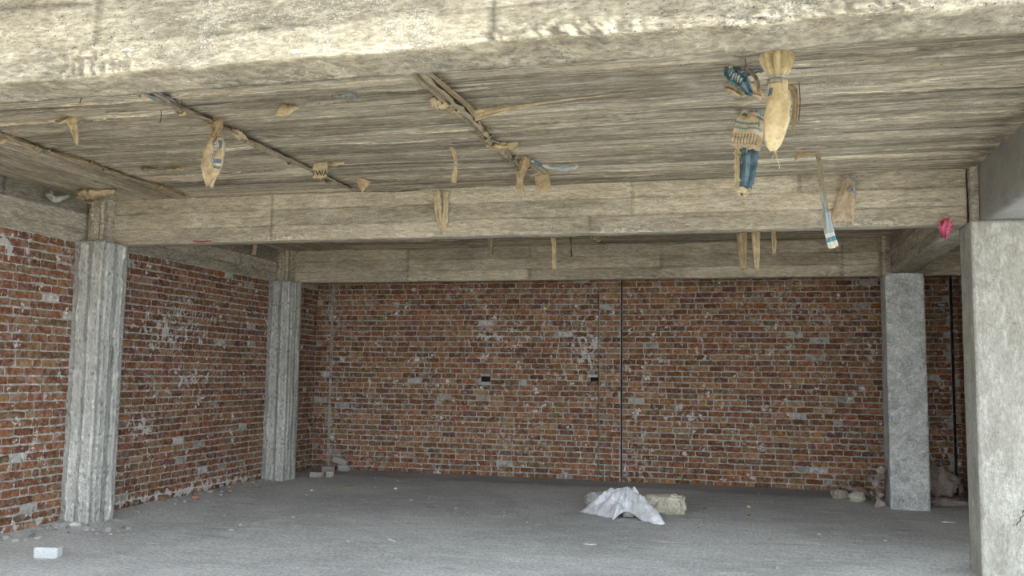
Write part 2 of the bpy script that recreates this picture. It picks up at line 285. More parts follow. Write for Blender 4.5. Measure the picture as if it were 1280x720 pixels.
# ------------------------------------------------------------------ brick walls
PAL = [tuple(v) for v in (Vector((c[0]*.60, c[1]*.58, c[2]*.50))+Vector((.105, .056, .030)) for c in [(.33, .115, .055), (.36, .15, .07), (.28, .09, .045), (.38, .17, .075), (.30, .12, .06), (.22, .075, .045), (.40, .22, .11), (.35, .14, .09), (.42, .22, .15), (.31, .20, .12), (.34, .11, .06)])]
def brick_wall(name, origin, udir, ndir, L, H, breaks=(), holes=(), piers=(), seed=1, thick=.23, course=.0886, tint=(1, 1, 1), salt=()):
    """origin at floor; u along the wall; n out of the wall. piers=(u0,u1,protrusion). One mesh: mortar bed plus every brick face."""
    R = random.Random(seed); u = Vector(udir); n = Vector(ndir); z = Vector((0, 0, 1)); O = Vector(origin)
    V, Fc, mi, cols = [], [], [], []
    flip = u.cross(z).dot(n) < 0
    def P(a, b, c): v = u*a+z*b+n*c; return (v.x, v.y, v.z)
    def quad(pts, m, c=(1, 1, 1)):
        i = len(V); V.extend(pts); f = tuple(range(i, i+len(pts))); Fc.append(f[::-1] if flip else f); mi.append(m); cols.extend([c]*len(pts))
    def pier_at(a):
        for (p0, p1, pr) in piers:
            if p0 <= a <= p1: return pr
        return 0.
    # mortar bed: cut up around holes and pier edges
    us = sorted({0., L} | {b for q in breaks for b in (q[0], q[0]+q[1])} | {p for q in piers for p in q[:2]} | {p for h in holes for p in h[:2]} | {i*.12 for i in range(int(L/.12)+1)})
    zs = sorted({0., H} | {p for h in holes for p in h[2:4]} | {i*.08 for i in range(int(H/.08)+1)})
    for a0, a1 in zip(us, us[1:]):
        m = (a0+a1)/2; d = pier_at(m)
        if any(b < m < b+w for (b, w) in breaks): d -= .07
        for b0, b1 in zip(zs, zs[1:]):
            mz = (b0+b1)/2
            hole = any(h[0] < m < h[1] and h[2] < mz < h[3] for h in holes)
            dd = -.20 if hole else d
            slit = any(b < m < b+w for (b, w) in breaks)
            quad([P(a0, b0, dd), P(a1, b0, dd), P(a1, b1, dd), P(a0, b1, dd)], 2 if hole or slit else 0)
    for h in holes:
        for (a0, b0, a1, b1) in ((h[0], h[2], h[1], h[2]), (h[1], h[2], h[1], h[3]), (h[1], h[3], h[0], h[3]), (h[0], h[3], h[0], h[2])):
            d = pier_at((h[0]+h[1])/2); quad([P(a0, b0, d), P(a1, b1, d), P(a1, b1, -.2), P(a0, b0, -.2)], 2)
    for (p0, p1, pr) in piers:
        for a in (p0, p1): quad([P(a, 0, -.05), P(a, 0, pr), P(a, H, pr), P(a, H, -.05)], 0)
    for (b, w) in breaks:
        for a in (b, b+w): quad([P(a, 0, -.07), P(a, 0, .02), P(a, H, .02), P(a, H, -.07)], 1, (.10, .05, .03))
    # bulk behind
    for (a, b) in ((0, 0), (0, L)):
        pass
    quad([P(0, 0, -thick), P(0, H, -thick), P(L, H, -thick), P(L, 0, -thick)], 0)
    quad([P(0, H, 0), P(L, H, 0), P(L, H, -thick), P(0, H, -thick)], 0)
    quad([P(0, 0, 0), P(0, H, 0), P(0, H, -thick), P(0, 0, -thick)], 0); quad([P(L, 0, 0), P(L, 0, -thick), P(L, H, -thick), P(L, H, 0)], 0)
    # bays between breaks / pier edges
    cuts = sorted({0., L} | {p for q in piers for p in q[:2]})
    nrow = int(H/course)
    for r in range(nrow+1):
        zb = r*course; zt = min(zb+course, H)
        if zt-zb < .04: continue
        for s0, s1 in zip(cuts, cuts[1:]):
            a = s0 + (0 if r % 2 else -.12) - R.random()*.03
            while a < s1-.03:
                w = (.118 if R.random() < .12 else .245)*R.uniform(.93, 1.06)
                a0 = max(a, s0+.004); a1 = min(a+w, s1-.004); a += w
                if a1-a0 < .04: continue
                mid = (a0+a1)/2
                if any(h[0] < mid < h[1] and h[2] < (zb+zt)/2 < h[3] for h in holes): continue
                for h in holes:
                    if h[2] < (zb+zt)/2 < h[3]:
                        if a0 < h[0] < a1: a1 = h[0]-.005
                        if a0 < h[1] < a1: a0 = h[1]+.005
                for (b, w_) in breaks:
                    if a0 < b < a1 and mid < b: a1 = b
                    if a0 < b+w_ < a1 and mid >= b: a0 = b+w_
                if a1-a0 < .035: continue
                if R.random() < .006: continue            # a brick buried in mortar
                d0 = pier_at(mid); pr = d0+R.uniform(.004, .014)
                wv = N(mid*.55, r*.11, seed)*.012
                g = R.uniform(.003, .0075)*(1 if R.random() < .8 else 1.5); gz = R.uniform(.0045, .0085)*(1 if R.random() < .85 else 1.5)
                A0, A1, B0, B1 = a0+g, a1-g, zb+gz+wv, zt-gz+wv
                if r == nrow: B1 = min(B1, H)
                tilt = R.uniform(-.003, .003)
                ring, ring2 = [], []
                npt = 3 if A1-A0 > .15 else 1
                pts = [(A0+(A1-A0)*k/(npt+1), B0) for k in range(npt+2)] + [(A1, (B0+B1)/2)] + [(A1-(A1-A0)*k/(npt+1), B1) for k in range(npt+2)] + [(A0, (B0+B1)/2)]
                cxm, czm = (A0+A1)/2, (B0+B1)/2
                for (pa, pb) in pts:
                    ja, jb = R.uniform(-.005, .005), R.uniform(-.0045, .0045)+tilt*(pa-cxm)/.12
                    corner = (abs(pa-A0) < 1e-6 or abs(pa-A1) < 1e-6) and (abs(pb-B0) < 1e-6 or abs(pb-B1) < 1e-6)
                    k = .003*(1 if corner else 0)
                    pa2 = pa+ja-math.copysign(k, pa-cxm); pb2 = pb+jb-math.copysign(k, pb-czm)
                    ring.append(P(pa2, pb2, d0-.002))
                    ring2.append(P(pa2-math.copysign(.0035, pa2-cxm), pb2-math.copysign(.0035, pb2-czm), pr+R.uniform(-.0015, .0015)))
                c = Vector(R.choice(PAL))*R.uniform(.58, 1.2); c = Vector((c[0]*tint[0], c[1]*tint[1], c[2]*tint[2]))
                q = R.random()
                if q < .005: c = Vector((.55, .51, .47))
                elif q < .017: c = Vector((.33, .29, .25))
                elif q < .055: c = Vector((.16, .07, .05))
                i = len(V); m = len(ring); V.extend(ring); V.extend(ring2); cols.extend([tuple(c)]*(2*m))
                for k in range(m):
                    k2 = (k+1) % m; f = (i+k, i+k2, i+m+k2, i+m+k); Fc.append(f[::-1] if flip else f); mi.append(1)
                f = tuple(range(i+m, i+2*m)); Fc.append(f[::-1] if flip else f); mi.append(1)
    o = link(name, V, Fc, [M['mortar'], M['brick'], M['dark']], None, tuple(O))
    o.data.polygons.foreach_set('material_index', mi)
    sv = []
    for v in V:
        d = Vector(v); a_, z_ = d.dot(u), d.z; q = 0
        for (su, sz, ru, rz_, st_) in salt:
            su_ = su-O.y if abs(u.y) > .5 else su
            q = max(q, st_*math.exp(-((a_-su_)/ru)**2-((z_-sz-.03*N(a_*2, seed))/rz_)**2))
        sv.append(q)
    at = o.data.attributes.new('salt', 'FLOAT', 'POINT'); at.data.foreach_set('value', sv)
    at = o.data.attributes.new('bcol', 'FLOAT_COLOR', 'POINT')
    cc = np.ones((len(V), 4), np.float32); cc[:, :3] = np.array(cols); at.data.foreach_set('color', cc.ravel())
    return struct(o)

XL, YB, ZB, ZS = -7.26, 14.64, 3.10, 3.606
brick_wall('wall_left', (XL, 3.5, 0), (0, 1, 0), (1, 0, 0), YB-3.5, ZB+.02, seed=3, tint=(.80, .80, .82),
           salt=((7.5, 2.95, .5, .25, .8), (10.9, 1.58, .5, .22, .7), (11.2, 1.62, .3, .15, .8), (10.4, 2.2, .9, .35, .75), (9.9, .95, .3, .2, .8), (8.1, .9, .5, .35, .4), (10.9, .08, 2.2, .075, 1.), (8.0, .06, .7, .06, .8), (12.2, 2.4, .4, .3, .5)))
# back wall; u starts at X = XL
bu = lambda x: x-XL
brick_wall('wall_back', (XL, YB, 0), (1, 0, 0), (0, -1, 0), 3.25-XL, ZS+.05, seed=8, tint=(.92, .92, .82),
           salt=((bu(-2.46), 2.12, .24, .34, .95), (bu(-3.9), 2.3, .9, .12, .7), (bu(-6.0), 1.5, .7, .1, .5), (bu(-2.7), 1.62, .4, .12, .6), (bu(-.9), 1.1, .4, .25, .5), (bu(.3), 2.1, 1.2, .12, .4), (bu(2.8), 1.6, .12, 1.3, .55)),
           breaks=((bu(-2.275), .009), (bu(-1.915), .020), (bu(2.955), .035)), piers=((0.02, .31, .05), (bu(-2.27), bu(-1.915), .02)),
           holes=((bu(-4.24), bu(-4.08), 18*.0886-.045, 19*.0886-.04), (bu(-2.41), bu(-2.275), 18*.0886-.04, 19*.0886-.03)))
brick_wall('wall_right', (3.07, 9.6, 0), (0, 1, 0), (-1, 0, 0), YB-9.6+.02, ZB+.5, seed=12)

# ------------------------------------------------------------------ floor and outside ground
def floor_z(x, y):
    z = .012*N(x*.7, y*.7)+.006*N(x*4, y*4)+.003*N(x*13, y*13, 4)
    z += .035*sm(.35, 0, x-XL)*(.5+.5*N(y*2.2, 3)) + .02*sm(.4, 0, YB-y)
    d = math.hypot(max(0, abs(x+7.07)-.2), max(0, abs(y-8.8)-.2)); z += .035*sm(.30, 0, d)*(.6+.8*N(x*6, y*6))
    return z
def grid(name, x0, x1, y0, y1, st, fz, mat):
    xs = np.linspace(x0, x1, int((x1-x0)/st)+1); ys = np.linspace(y0, y1, int((y1-y0)/st)+1); V = []; Fc = []; ny = len(ys)
    for x in xs:
        for y in ys: V.append((x, y, fz(x, y)))
    for i in range(len(xs)-1):
        for j in range(ny-1): Fc.append((i*ny+j, (i+1)*ny+j, (i+1)*ny+j+1, i*ny+j+1))
    return link(name, V, Fc, mat, smooth=True)
struct(grid('floor', -7.5, 6.5, 3.4, 14.9, .055, floor_z, M['floor']))
g_ = grid('floor_outside', -30, 30, -36, 3.45, .5, lambda x, y: -.02+.02*N(x*.8, y*.8), M['ground']); struct(g_)

# ------------------------------------------------------------------ ceiling slab, cast on boards
R = random.Random(21)
def rows(a, b, lo, hi):
    r = [a]
    while r[-1] < b: r.append(r[-1]+R.uniform(lo, hi))
    return r
SEG = [-5.92, -3.96, -1.98, 0.0, 1.96]
rowY = {k: rows(3.6, 15, .07, .20) for k in range(6)}
rowX = rows(-8, -5.8, .08, .2)
offs = {(k, j): R.uniform(-.005, .005) for k in range(7) for j in range(200)}
tnn = {(k, j): R.uniform(.66, 1.18) for k in range(7) for j in range(200)}
import bisect
def ceil_h(x, y):
    seg = bisect.bisect(SEG, x)
    if seg == 0: rr, a, b, k = rowX, x, y, 6
    else: rr, a, b, k = rowY[seg % 3], y+.02*N(x*.35, 9), x, seg
    j = bisect.bisect(rr, a)-1; j = max(0, min(j, len(rr)-2))
    h = offs[(k, j)]
    dj = min(a-rr[j], rr[j+1]-a); jj = j if a-rr[j] < rr[j+1]-a else j+1
    fin = max(0, N(b*.9+jj*7.3, jj*3.1, k))*.045 + .003
    h -= fin*math.exp(-(dj/.011)**2)
    h -= .008*N(b*.7, a*14, k) + .004*N(b*3, a*30)
    tn = tnn[(k, j)]*(1+.30*N(b*.5, a*3.2, k+5))*(1-.35*sm(5.0, 4.2, y)*sm(-2.2, -.6, x)*sm(-.35, .25, N(x*.8, y*4, 7)))
    tn *= 1-.28*math.exp(-(dj/.012)**2)*max(0, N(b*1.3, jj*5.7))*2
    for s in SEG:                                     # cross joints
        if abs(x-s) < .06: h -= .010*math.exp(-((x-s)/.02)**2); tn *= .8
    return h, tn
def build_ceiling(name, y0, y1, dy, x0=-7.45, x1=6.4, dx=.07):
    xs = np.linspace(x0, x1, int((x1-x0)/dx)+1); ys = np.linspace(y0, y1, int((y1-y0)/dy)+1)
    V, Fc, T = [], [], []; ny = len(ys)
    for x in xs:
        for y in ys:
            h, tn = ceil_h(x, y); V.append((x, y, ZS+h)); T.append(tn)
    for i in range(len(xs)-1):
        for j in range(ny-1): Fc.append((i*ny+j, i*ny+j+1, (i+1)*ny+j+1, (i+1)*ny+j))
    n = len(V); zt = ZS+.16
    V += [(x0, y0, zt), (x1, y0, zt), (x1, y1, zt), (x0, y1, zt)]; T += [1.]*4; Fc.append((n, n+1, n+2, n+3))
    o = link(name, V, Fc, M['ceil'], smooth=True)
    at = o.data.attributes.new('tone', 'FLOAT_COLOR', 'POINT'); tn = np.ones((len(T), 4), np.float32); tn[:, :3] = np.array(T)[:, None]
    at.data.foreach_set('color', tn.ravel()); return struct(o)
build_ceiling('ceiling', 3.9, 9.0, .014)
build_ceiling('ceiling', 9.0, 14.9, .024)

def shade_slab(name, y0, y1, z0, z1):
    V = [(x, y, z) for x in (-12, 9) for y in (y0, y1) for z in (z0, z1)]
    return struct(link(name, V, [(0, 1, 3, 2), (4, 6, 7, 5), (0, 4, 5, 1), (2, 3, 7, 6), (0, 2, 6, 4), (1, 5, 7, 3)], M['ceil']))
shade_slab('ceiling', 2.1, 3.95, 3.93, 4.08)       # unseen slab added over the open front to shade the front beam

# ------------------------------------------------------------------ beams
def beam_disp(axis, zrows, seams, honey, seed, tone_rows=None, rough=1.):
    rr = random.Random(seed); tab = {}
    def f(fc, p):
        u = p[axis]; z = p[2]
        if fc in 'zZ':
            return .004*N(u*5, p[1-axis]*9, seed), .93+.10*N(u*1.5, p[1-axis]*6, seed)
        zz = z+.008*N(u*.6, seed)
        i = bisect.bisect(zrows, zz); sm_ = seams[i % len(seams)]; j = bisect.bisect(sm_, u+.004*N(z*20))
        if (i, j) not in tab: tab[(i, j)] = (rr.uniform(-.005, .005), rr.uniform(.80, 1.16))
        off, tn = tab[(i, j)]
        tn *= 1+.16*N(u*.8, z*7, seed)
        for r_ in zrows:
            e = math.exp(-((zz-r_)/.0085)**2); off += .010*e*N(u*1.1, r_*9, seed); tn *= 1-.5*e*max(0, .55+N(u*1.7, r_*4, 3))
        for s_ in sm_:
            e = math.exp(-((u-s_)/.014)**2); off += .009*e*(.7+N(z*9, s_)); tn *= 1-.5*math.exp(-((u-s_-.022)/.012)**2)
        m = honey(u, z)
        if m > 0:
            c = 0; q = N(u*30, z*34, seed)
            off += m*(.018*q); tn *= 1+m*(.55 if q > .05 else -.35)
        off += rough*(.002*N(u*30, z*30)+.003*N(u*3, z*16, 5))
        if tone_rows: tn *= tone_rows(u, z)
        return off, tn
    return f
# front beam
def honey1(u, z):
    e = sm(3.21, 3.10, z)
    return sm(.08, .35, N(u*1.1+.4, 7.7)*.9+.20*N(u*5, z*5))*e*1. + .9*sm(.35, .1, abs(u+3.05))*sm(3.28, 3.15, z) + .7*sm(.9, .1, abs(u+.4))*sm(3.2, 3.11, z)*(.5+N(u*6, z*9))
b1 = detail_box('concrete_beam', (-7.5, 3.66, ZB), (6.4, 3.97, 3.95), (.018, .03, .014),
                beam_disp(0, [3.255, 3.47, 3.7], [[-5.0, -3.05, -1.06, 1.2], [-5, -3.05, -1.06, 1.2], [-4, -3.05, 0, 2], [-3, 0]], honey1, 5, rough=1.6), M['beam_front'], skip='', wob=.010, wfreq=2.5, seed=3)
tag(b1, 'big cream concrete front beam across the top of the picture, nearest of the cross beams', 'beam')
def honey2(u, z): return .55*sm(.12, .4, N(u*1.3+3, 2.2))*sm(3.2, 3.12, z)
b2 = detail_box('concrete_beam', (XL+.1, 8.91, ZB), (1.97, 9.13, ZS+.03), (.02, .05, .011),
                beam_disp(0, [3.265, 3.44], [[-5.02, -1.5, -3.06], [-5.02, -3.06, -1.08], [-5.02, -3.06, -1.08, .5]], honey2, 9), M['beam'], skip='Z', wob=.006, seed=8)
tag(b2, 'cream board-marked concrete cross beam in the middle, hung with a long strip and a pink scrap', 'beam')
b3 = detail_box('concrete_beam', (XL+.1, 13.26, ZB), (3.1, 13.48, ZS+.03), (.03, .07, .013),
                beam_disp(0, [3.26, 3.43], [[-5.09, -3.14, -1.17, 1.3], [-5.09, -1.17, 1.3], [-5.09, -3.14, -1.17, 1.3]], honey2, 11), M['beam'], skip='Z', wob=.006, seed=18)
tag(b3, 'farthest concrete cross beam, just in front of the back brick wall', 'beam')
# beams running in depth over the left wall
for (y0, y1, sd, lb) in ((3.97, 8.80, 31, 'grey concrete side beam on top of the left brick wall, nearest bay'),
                         (9.0, 13.1, 32, 'grey concrete side beam on top of the left brick wall between the two left columns'),
                         (13.4, 14.64, 33, 'short concrete side beam in the far left corner behind the last left column')):
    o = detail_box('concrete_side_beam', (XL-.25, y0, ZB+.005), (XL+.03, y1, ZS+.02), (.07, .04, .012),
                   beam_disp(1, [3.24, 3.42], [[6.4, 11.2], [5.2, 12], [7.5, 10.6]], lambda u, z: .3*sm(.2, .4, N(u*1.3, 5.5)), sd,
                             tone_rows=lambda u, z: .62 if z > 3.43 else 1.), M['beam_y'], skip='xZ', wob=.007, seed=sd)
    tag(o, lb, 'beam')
# plastered beam running to the camera on the right, and the rough one behind it
o = detail_box('plastered_beam', (2.035, 3.97, ZB), (2.50, 8.76, ZS+.02), (.1, .1, .1), lambda f, p: (.001*N(p[1]*2, p[2]*5), 1.), M['plaster'], skip='Z', wob=.002, seed=2)
tag(o, 'smooth grey plastered beam at the upper right, resting on the near right pillar', 'beam')
o = detail_box('concrete_side_beam', (1.915, 9.13, ZB+.004), (2.20, 13.0, ZS+.02), (.04, .04, .012),
               beam_disp(1, [3.22, 3.40], [[11.0], [11.6], [10.4]], lambda u, z: 0, 41), M['beam_y'], skip='Z', wob=.005, seed=41)
tag(o, 'dim concrete side beam running between the near and far right pillars', 'beam')

# ------------------------------------------------------------------ columns
def ridge_disp(lines, seed):
    def f(fc, p):
        if fc in 'zZ': return 0, 1.
        u = p[0] if fc in 'yY' else p[1]; z = p[2]
        off = 0; tn = 1+.10*N(u*9, z*.8, seed)
        ls = lines[fc] if fc in lines else []
        prev = 0
        for k, (l, kind) in enumerate(ls):
            d = u-l+.006*N(z*2.2, l*9, seed)+.004*N(z*9, l*9, seed)
            if d > 0: prev = k+1
            e = math.exp(-(d/.009)**2); br = max(.15, .55+N(z*3.5, l*31, seed))
            off += kind*.022*e*br; tn *= 1+(.45 if kind > 0 else -.65)*e*br
        off += (.006 if prev % 2 else -.006)
        tn *= (1.10 if prev % 2 else .88)
        off += .002*N(u*14, z*3, seed)+.001*N(u*40, z*18, seed) + .006*max(0, N(u*3, z*1.5, seed+4))
        c = N(u*36, z*36, seed+2)
        if c > .32: tn *= 1.25
        if c < -.38: tn *= .6; off -= .004
        return off, tn
    return f
def left_column(y0, y1, sd, label, x1=-6.88):
    t = thing('concrete_column', ((XL+x1)/2-.02, (y0+y1)/2, 0), label, 'column')
    W_ = x1-XL; D = y1-y0
    L_ = {'y': [(XL+.08, 1), (XL+W_*.50, -1), (XL+W_*.64, 1), (x1-.02, .7)],
          'X': [(y0+D*.16, 1), (y0+D*.40, 1), (y0+D*.62, -1), (y0+D*.80, 1)]}
    a = detail_box('shaft', (XL-.03, y0, -.06), (x1, y1, ZB), (.012, .012, .03), ridge_disp(L_, sd), M['colL'], wob=.007, wfreq=2.2, seed=sd)
    fx = lambda q: (q.x, q.y, q.z)
    loc = a.location.copy(); a.parent = t; a.location = loc-t.location
    b = detail_box('column_head', (XL+.06, y0+.12, ZB-.02), (x1-.115, y1, ZS+.02), (.012, .012, .02),
                   ridge_disp({'y': [(XL+.11, .6), (x1-.15, 1), (x1-.17, -1)], 'X': [(y0+D*.5, 1)]}, sd+5), M['beam_y'], wob=.008, wfreq=4, skip='Z', seed=sd+7)
    loc = b.location.copy(); b.parent = t; b.location = loc-t.location
    return t
left_column(8.61, 9.02, 50, 'ridged grey concrete column against the left brick wall, nearest one on the left')
left_column(12.92, 13.32, 60, 'ridged grey concrete column at the far left, near the back brick wall')
def fine_disp(seed):
    def f(fc, p):
        u = p[0] if fc in 'yY' else p[1]
        return .002*N(u*9, p[2]*3, seed)+.001*N(u*40, p[2]*40, seed), 1.
    return f
near = detail_box('concrete_pillar', (1.96, 8.755, -.06), (2.56, 9.2, ZB+.0), (.03, .03, .03), fine_disp(71), M['colR'], wob=.003, seed=71)
tag(near, 'large pale plastered concrete pillar at the right edge of the picture, nearest pillar on the right', 'pillar')
def child(name, lo, hi, step, fd, mat, par, **k):
    a = detail_box(name, lo, hi, step, fd, mat, **k); loc = a.location.copy(); a.parent = par; a.location = loc-par.location; return a
child('pillar_head', (1.985, 8.80, ZB-.02), (2.52, 9.18, ZS+.02), .03, fine_disp(72), M['beam_y'], near, wob=.008, skip='Z', seed=72)
far = detail_box('concrete_pillar', (1.835, 12.95, -.06), (2.315, 13.42, ZB+.0), (.03, .03, .03), fine_disp(81), M['colR2'], wob=.003, seed=81)
tag(far, 'mottled grey concrete pillar standing before the back wall on the right, farther of the two right pillars', 'pillar')
child('pillar_head', (1.80, 12.99, ZB-.02), (2.28, 13.4, ZS+.02), .03, ridge_disp({'y': [(1.83, 1), (1.87, -1)], 'x': [(13.1, 1)]}, 82), M['beam_y'], far, wob=.008, skip='Z', seed=82)
# jagged crack in the near pillar
def crack(parent, pts, w, name='crack'):
    V, Fc = [], []
    for i, (x, z) in enumerate(pts):
        ww = w*(.4 if i in (0, len(pts)-1) else 1)
        V += [(x-ww, 0, z+ww*.6), (x+ww, 0, z-ww*.6)]
    for i in range(len(pts)-1): Fc.append((2*i, 2*i+1, 2*i+3, 2*i+2))
    o = link(name, V, Fc, M['dark'], parent); o.location = Vector((0, 8.7525-.004, 0))-parent.location; return o
crack(near, [(2.262, .60), (2.275, .585), (2.30, .59), (2.285, .57), (2.295, .55), (2.27, .53), (2.265, .50), (2.25, .49), (2.235, .46), (2.22, .47), (2.205, .455)], .003)

# ------------------------------------------------------------------ sacking, paper and strips
def cat(pts, n):
    pts = [Vector(p) for p in pts]; q = [pts[0]]+pts+[pts[-1]]; out = []
    for i in range(1, len(q)-2):
        m = n
        for k in range(m):
            t = k/m; a, b, c, d = q[i-1], q[i], q[i+1], q[i+2]
            out.append(.5*((2*b)+(c-a)*t+(2*a-5*b+4*c-d)*t*t+(-a+3*b-3*c+d)*t**3))
    out.append(pts[-1]); return out
def ribbon_mesh(pts, widths, side=(1, 0, 0), n=8, m=8, fold=.012, nf=2., crump=.008, seed=0, thick=.003, ragged=.0, twist=0.):
    """strip of sack along pts; folded across its width, crumpled; closed with real thickness"""
    C = cat(pts, n); W_ = [w.x for w in cat([(w, 0, 0) for w in widths], n)]; K = len(C); side = Vector(side).normalized()
    V, UV = [], []
    for i, c in enumerate(C):
        t = i/(K-1); tan = (C[min(i+1, K-1)]-C[max(i-1, 0)]).normalized()
        s = (side-tan*side.dot(tan)); s = s.normalized() if s.length > 1e-4 else Vector((0, 1, 0)); nn = tan.cross(s)
        a = twist*t; s, nn = s*math.cos(a)+nn*math.sin(a), nn*math.cos(a)-s*math.sin(a)
        for j in range(m+1):
            u = j/m; w = W_[i]*(u-.5)
            d = fold*math.sin(u*nf*2*PI+seed+1.5*N(t*3, seed))*min(1, W_[i]/.05) + crump*N(u*3+seed, t*7, 2.3)*2+crump*N(u*7+seed, t*19, 1.3)
            e = ragged*N(u*9, seed*3.1)*(2 if (i == K-1) else 0)
            jag = (1 if j == m else -1 if j == 0 else 0)*ragged*.8*N(t*22, seed+j)
            V.append(c+s*(w+jag)+nn*d+tan*e); UV.append((u, t))
    Fc = []; q = m+1
    for i in range(K-1):
        for j in range(m): Fc.append((i*q+j, i*q+j+1, (i+1)*q+j+1, (i+1)*q+j))
    return V, Fc, UV
def ribbon(name, pts, widths, mat, parent=None, thick=.003, **k):
    base = Vector(pts[0]); loc = base if parent is None else Vector((0, 0, 0))
    V, Fc, UV = ribbon_mesh(pts, widths, **k)
    off = base if parent is None else parent.location
    o = link(name, [v-off for v in V], Fc, mat, parent, tuple(loc), smooth=True)
    uvl = o.data.uv_layers.new(name='UVMap')
    for l in o.data.loops: uvl.data[l.index].uv = UV[l.vertex_index]
    md = o.modifiers.new('solid', 'SOLIDIFY'); md.thickness = thick; md.offset = 0
    return o
def cord(name, pts, r, mat, parent=None, n=6):
    base = Vector(pts[0]); off = base if parent is None else parent.location
    C = cat(pts, n); V, Fc = [], []; k = 6
    for i, c in enumerate(C):
        tan = (C[min(i+1, len(C)-1)]-C[max(i-1, 0)]).normalized(); s = tan.orthogonal().normalized(); b = tan.cross(s)
        for j in range(k): V.append(c-off+s*r*math.cos(j*2*PI/k)+b*r*math.sin(j*2*PI/k))
    for i in range(len(C)-1):
        for j in range(k): Fc.append((i*k+j, i*k+(j+1) % k, (i+1)*k+(j+1) % k, (i+1)*k+j))
    Fc.append(tuple(range(k))[::-1]); Fc.append(tuple(range((len(C)-1)*k, len(C)*k)))
    return link(name, V, Fc, mat, parent, tuple(base) if parent is None else (0, 0, 0), smooth=True)
ZC = ZS-.006

# the big tied sack bundle
t = thing('tied_sack', (.19, 5.40, 2.99), 'large cream woven sack bunched and tied with cord, hanging from the slab on the right', 'sack')
prof = [(0, .055), (.008, .085), (.03, .094), (.08, .086), (.135, .064), (.165, .048), (.19, .060), (.25, .070), (.33, .082), (.40, .087), (.46, .080), (.52, .064), (.57, .043), (.60, .018)]
V, Fc, UV = [], [], []; k = 72
dense = []
for (a, b) in zip(prof, prof[1:]):
    for q in range(4): dense.append((a[0]+(b[0]-a[0])*q/4, a[1]+(b[1]-a[1])*q/4))
dense.append(prof[-1])
for (d, r) in dense:
    cx = .010-.03*(d-.0) + (.012*math.sin(d*7)); 
    for j in range(k+1):
        th = j/k*2*PI
        pl = 1+(.05+.28*sm(.26, .02, d))*math.sin(th*7+1.2*N(d*4, 1))*(1-.3*(d > .2)) + .10*math.sin(th*13+d*9)*sm(.3, .15, d)
        rr = r*.80*pl+.006*N(math.cos(th)*3, math.sin(th)*3, d*14)
        if d > .18: rr *= 1+sm(.18, .3, d)*(.30*abs(math.sin(th*1.5+.9+d*2))-.16+.12*N(th*1.4, d*9))
        V.append((cx+rr*math.cos(th), rr*.72*math.sin(th), .605-d)); UV.append((j/k, d/.60))
for i in range(len(dense)-1):
    for j in range(k): Fc.append((i*(k+1)+j, (i+1)*(k+1)+j, (i+1)*(k+1)+j+1, i*(k+1)+j+1))
o = link('sack_body', V, Fc, M['bundle'], t, smooth=True)
uvl = o.data.uv_layers.new(name='UVMap')
for l in o.data.loops: uvl.data[l.index].uv = UV[l.vertex_index]
tie = []
for j in range(41):
    th = j/40*4*PI; tie.append(t.location+Vector((.008+.052*math.cos(th), .040*math.sin(th), .445-.012*th/PI)))
cord('tie_cord', tie, .004, M['greyplastic'], t, 2)
for (a, b, l) in ((.02, -.01, .10), (-.035, 0, .05), (.0, .01, .04)):
    cord('frayed_thread', [t.location+Vector((-.005, 0, .02)), t.location+Vector((a*.4, b, -l*.4)), t.location+Vector((a, b, -l))], .0016, M['paper'], t)

# cluster left of it
t = thing('rag_wad', (.03, 5.66, 3.50), 'dark blue wad of printed sack tucked in the slab, left of the large tied sack', 'rag')
ribbon('printed_fold', [(-.06, 5.66, 3.60), (-.05, 5.64, 3.54), (0, 5.63, 3.50), (.05, 5.65, 3.42)], [.07, .11, .09, .04], M['bluewad'], t, fold=.02, crump=.015, seed=1, ragged=.02)
ribbon('grey_fold', [(-.07, 5.70, 3.58), (.02, 5.64, 3.56), (.13, 5.66, 3.57)], [.07, .06, .04], M['greyplastic'], t, side=(0, .3, 1), fold=.01, crump=.01, seed=2)
ribbon('dark_band', [(.04, 5.62, 3.57), (.09, 5.61, 3.50), (.10, 5.62, 3.42)], [.02, .025, .015], M['sackdark'], t, seed=5)
t = thing('printed_sack_piece', (.04, 6.63, 3.3), 'tan sack piece with blue lines and a teal strip, hanging left of the tied sack', 'sack')
ribbon('printed_sheet', [(.09, 6.60, 3.585), (.06, 6.585, 3.52), (.04, 6.58, 3.40), (.02, 6.56, 3.31)], [.15, .19, .215, .205], M['sheet'], t, fold=.012, nf=1.2, crump=.010, seed=3, ragged=.01, m=16)
ribbon('blue_strip', [(.05, 6.63, 3.36), (.045, 6.63, 3.25), (.035, 6.63, 3.12), (.02, 6.62, 3.04)], [.12, .13, .105, .085], M['bluesack'], t, fold=.012, crump=.012, seed=4, ragged=.02)
ribbon('paper_lining', [(.0, 6.645, 3.36), (-.02, 6.65, 3.2), (.0, 6.65, 3.05), (.015, 6.64, 2.99)], [.10, .07, .10, .09], M['paper'], t, fold=.01, crump=.012, seed=14, ragged=.03)
tag(ribbon('rag_wad', [(-.10, 6.0, 3.60), (-.02, 5.98, 3.555), (.07, 5.97, 3.55), (.13, 6.02, 3.50)], [.05, .09, .08, .04], M['sack'], side=(.2, .2, 1), fold=.015, crump=.02, seed=6, ragged=.02),
    'crumpled tan scrap between the dark blue wad and the printed sack piece', 'rag')
tag(ribbon('sack_strip', [(.20, 6.05, 3.60), (.31, 6.06, 3.575), (.335, 6.07, 3.52), (.335, 6.08, 3.40), (.32, 6.08, 3.30)], [.05, .05, .045, .035, .015], M['sackbrown'], side=(1, .2, .2), fold=.006, crump=.006, seed=7),
    'narrow brown strip hanging just right of the large tied sack', 'strip')
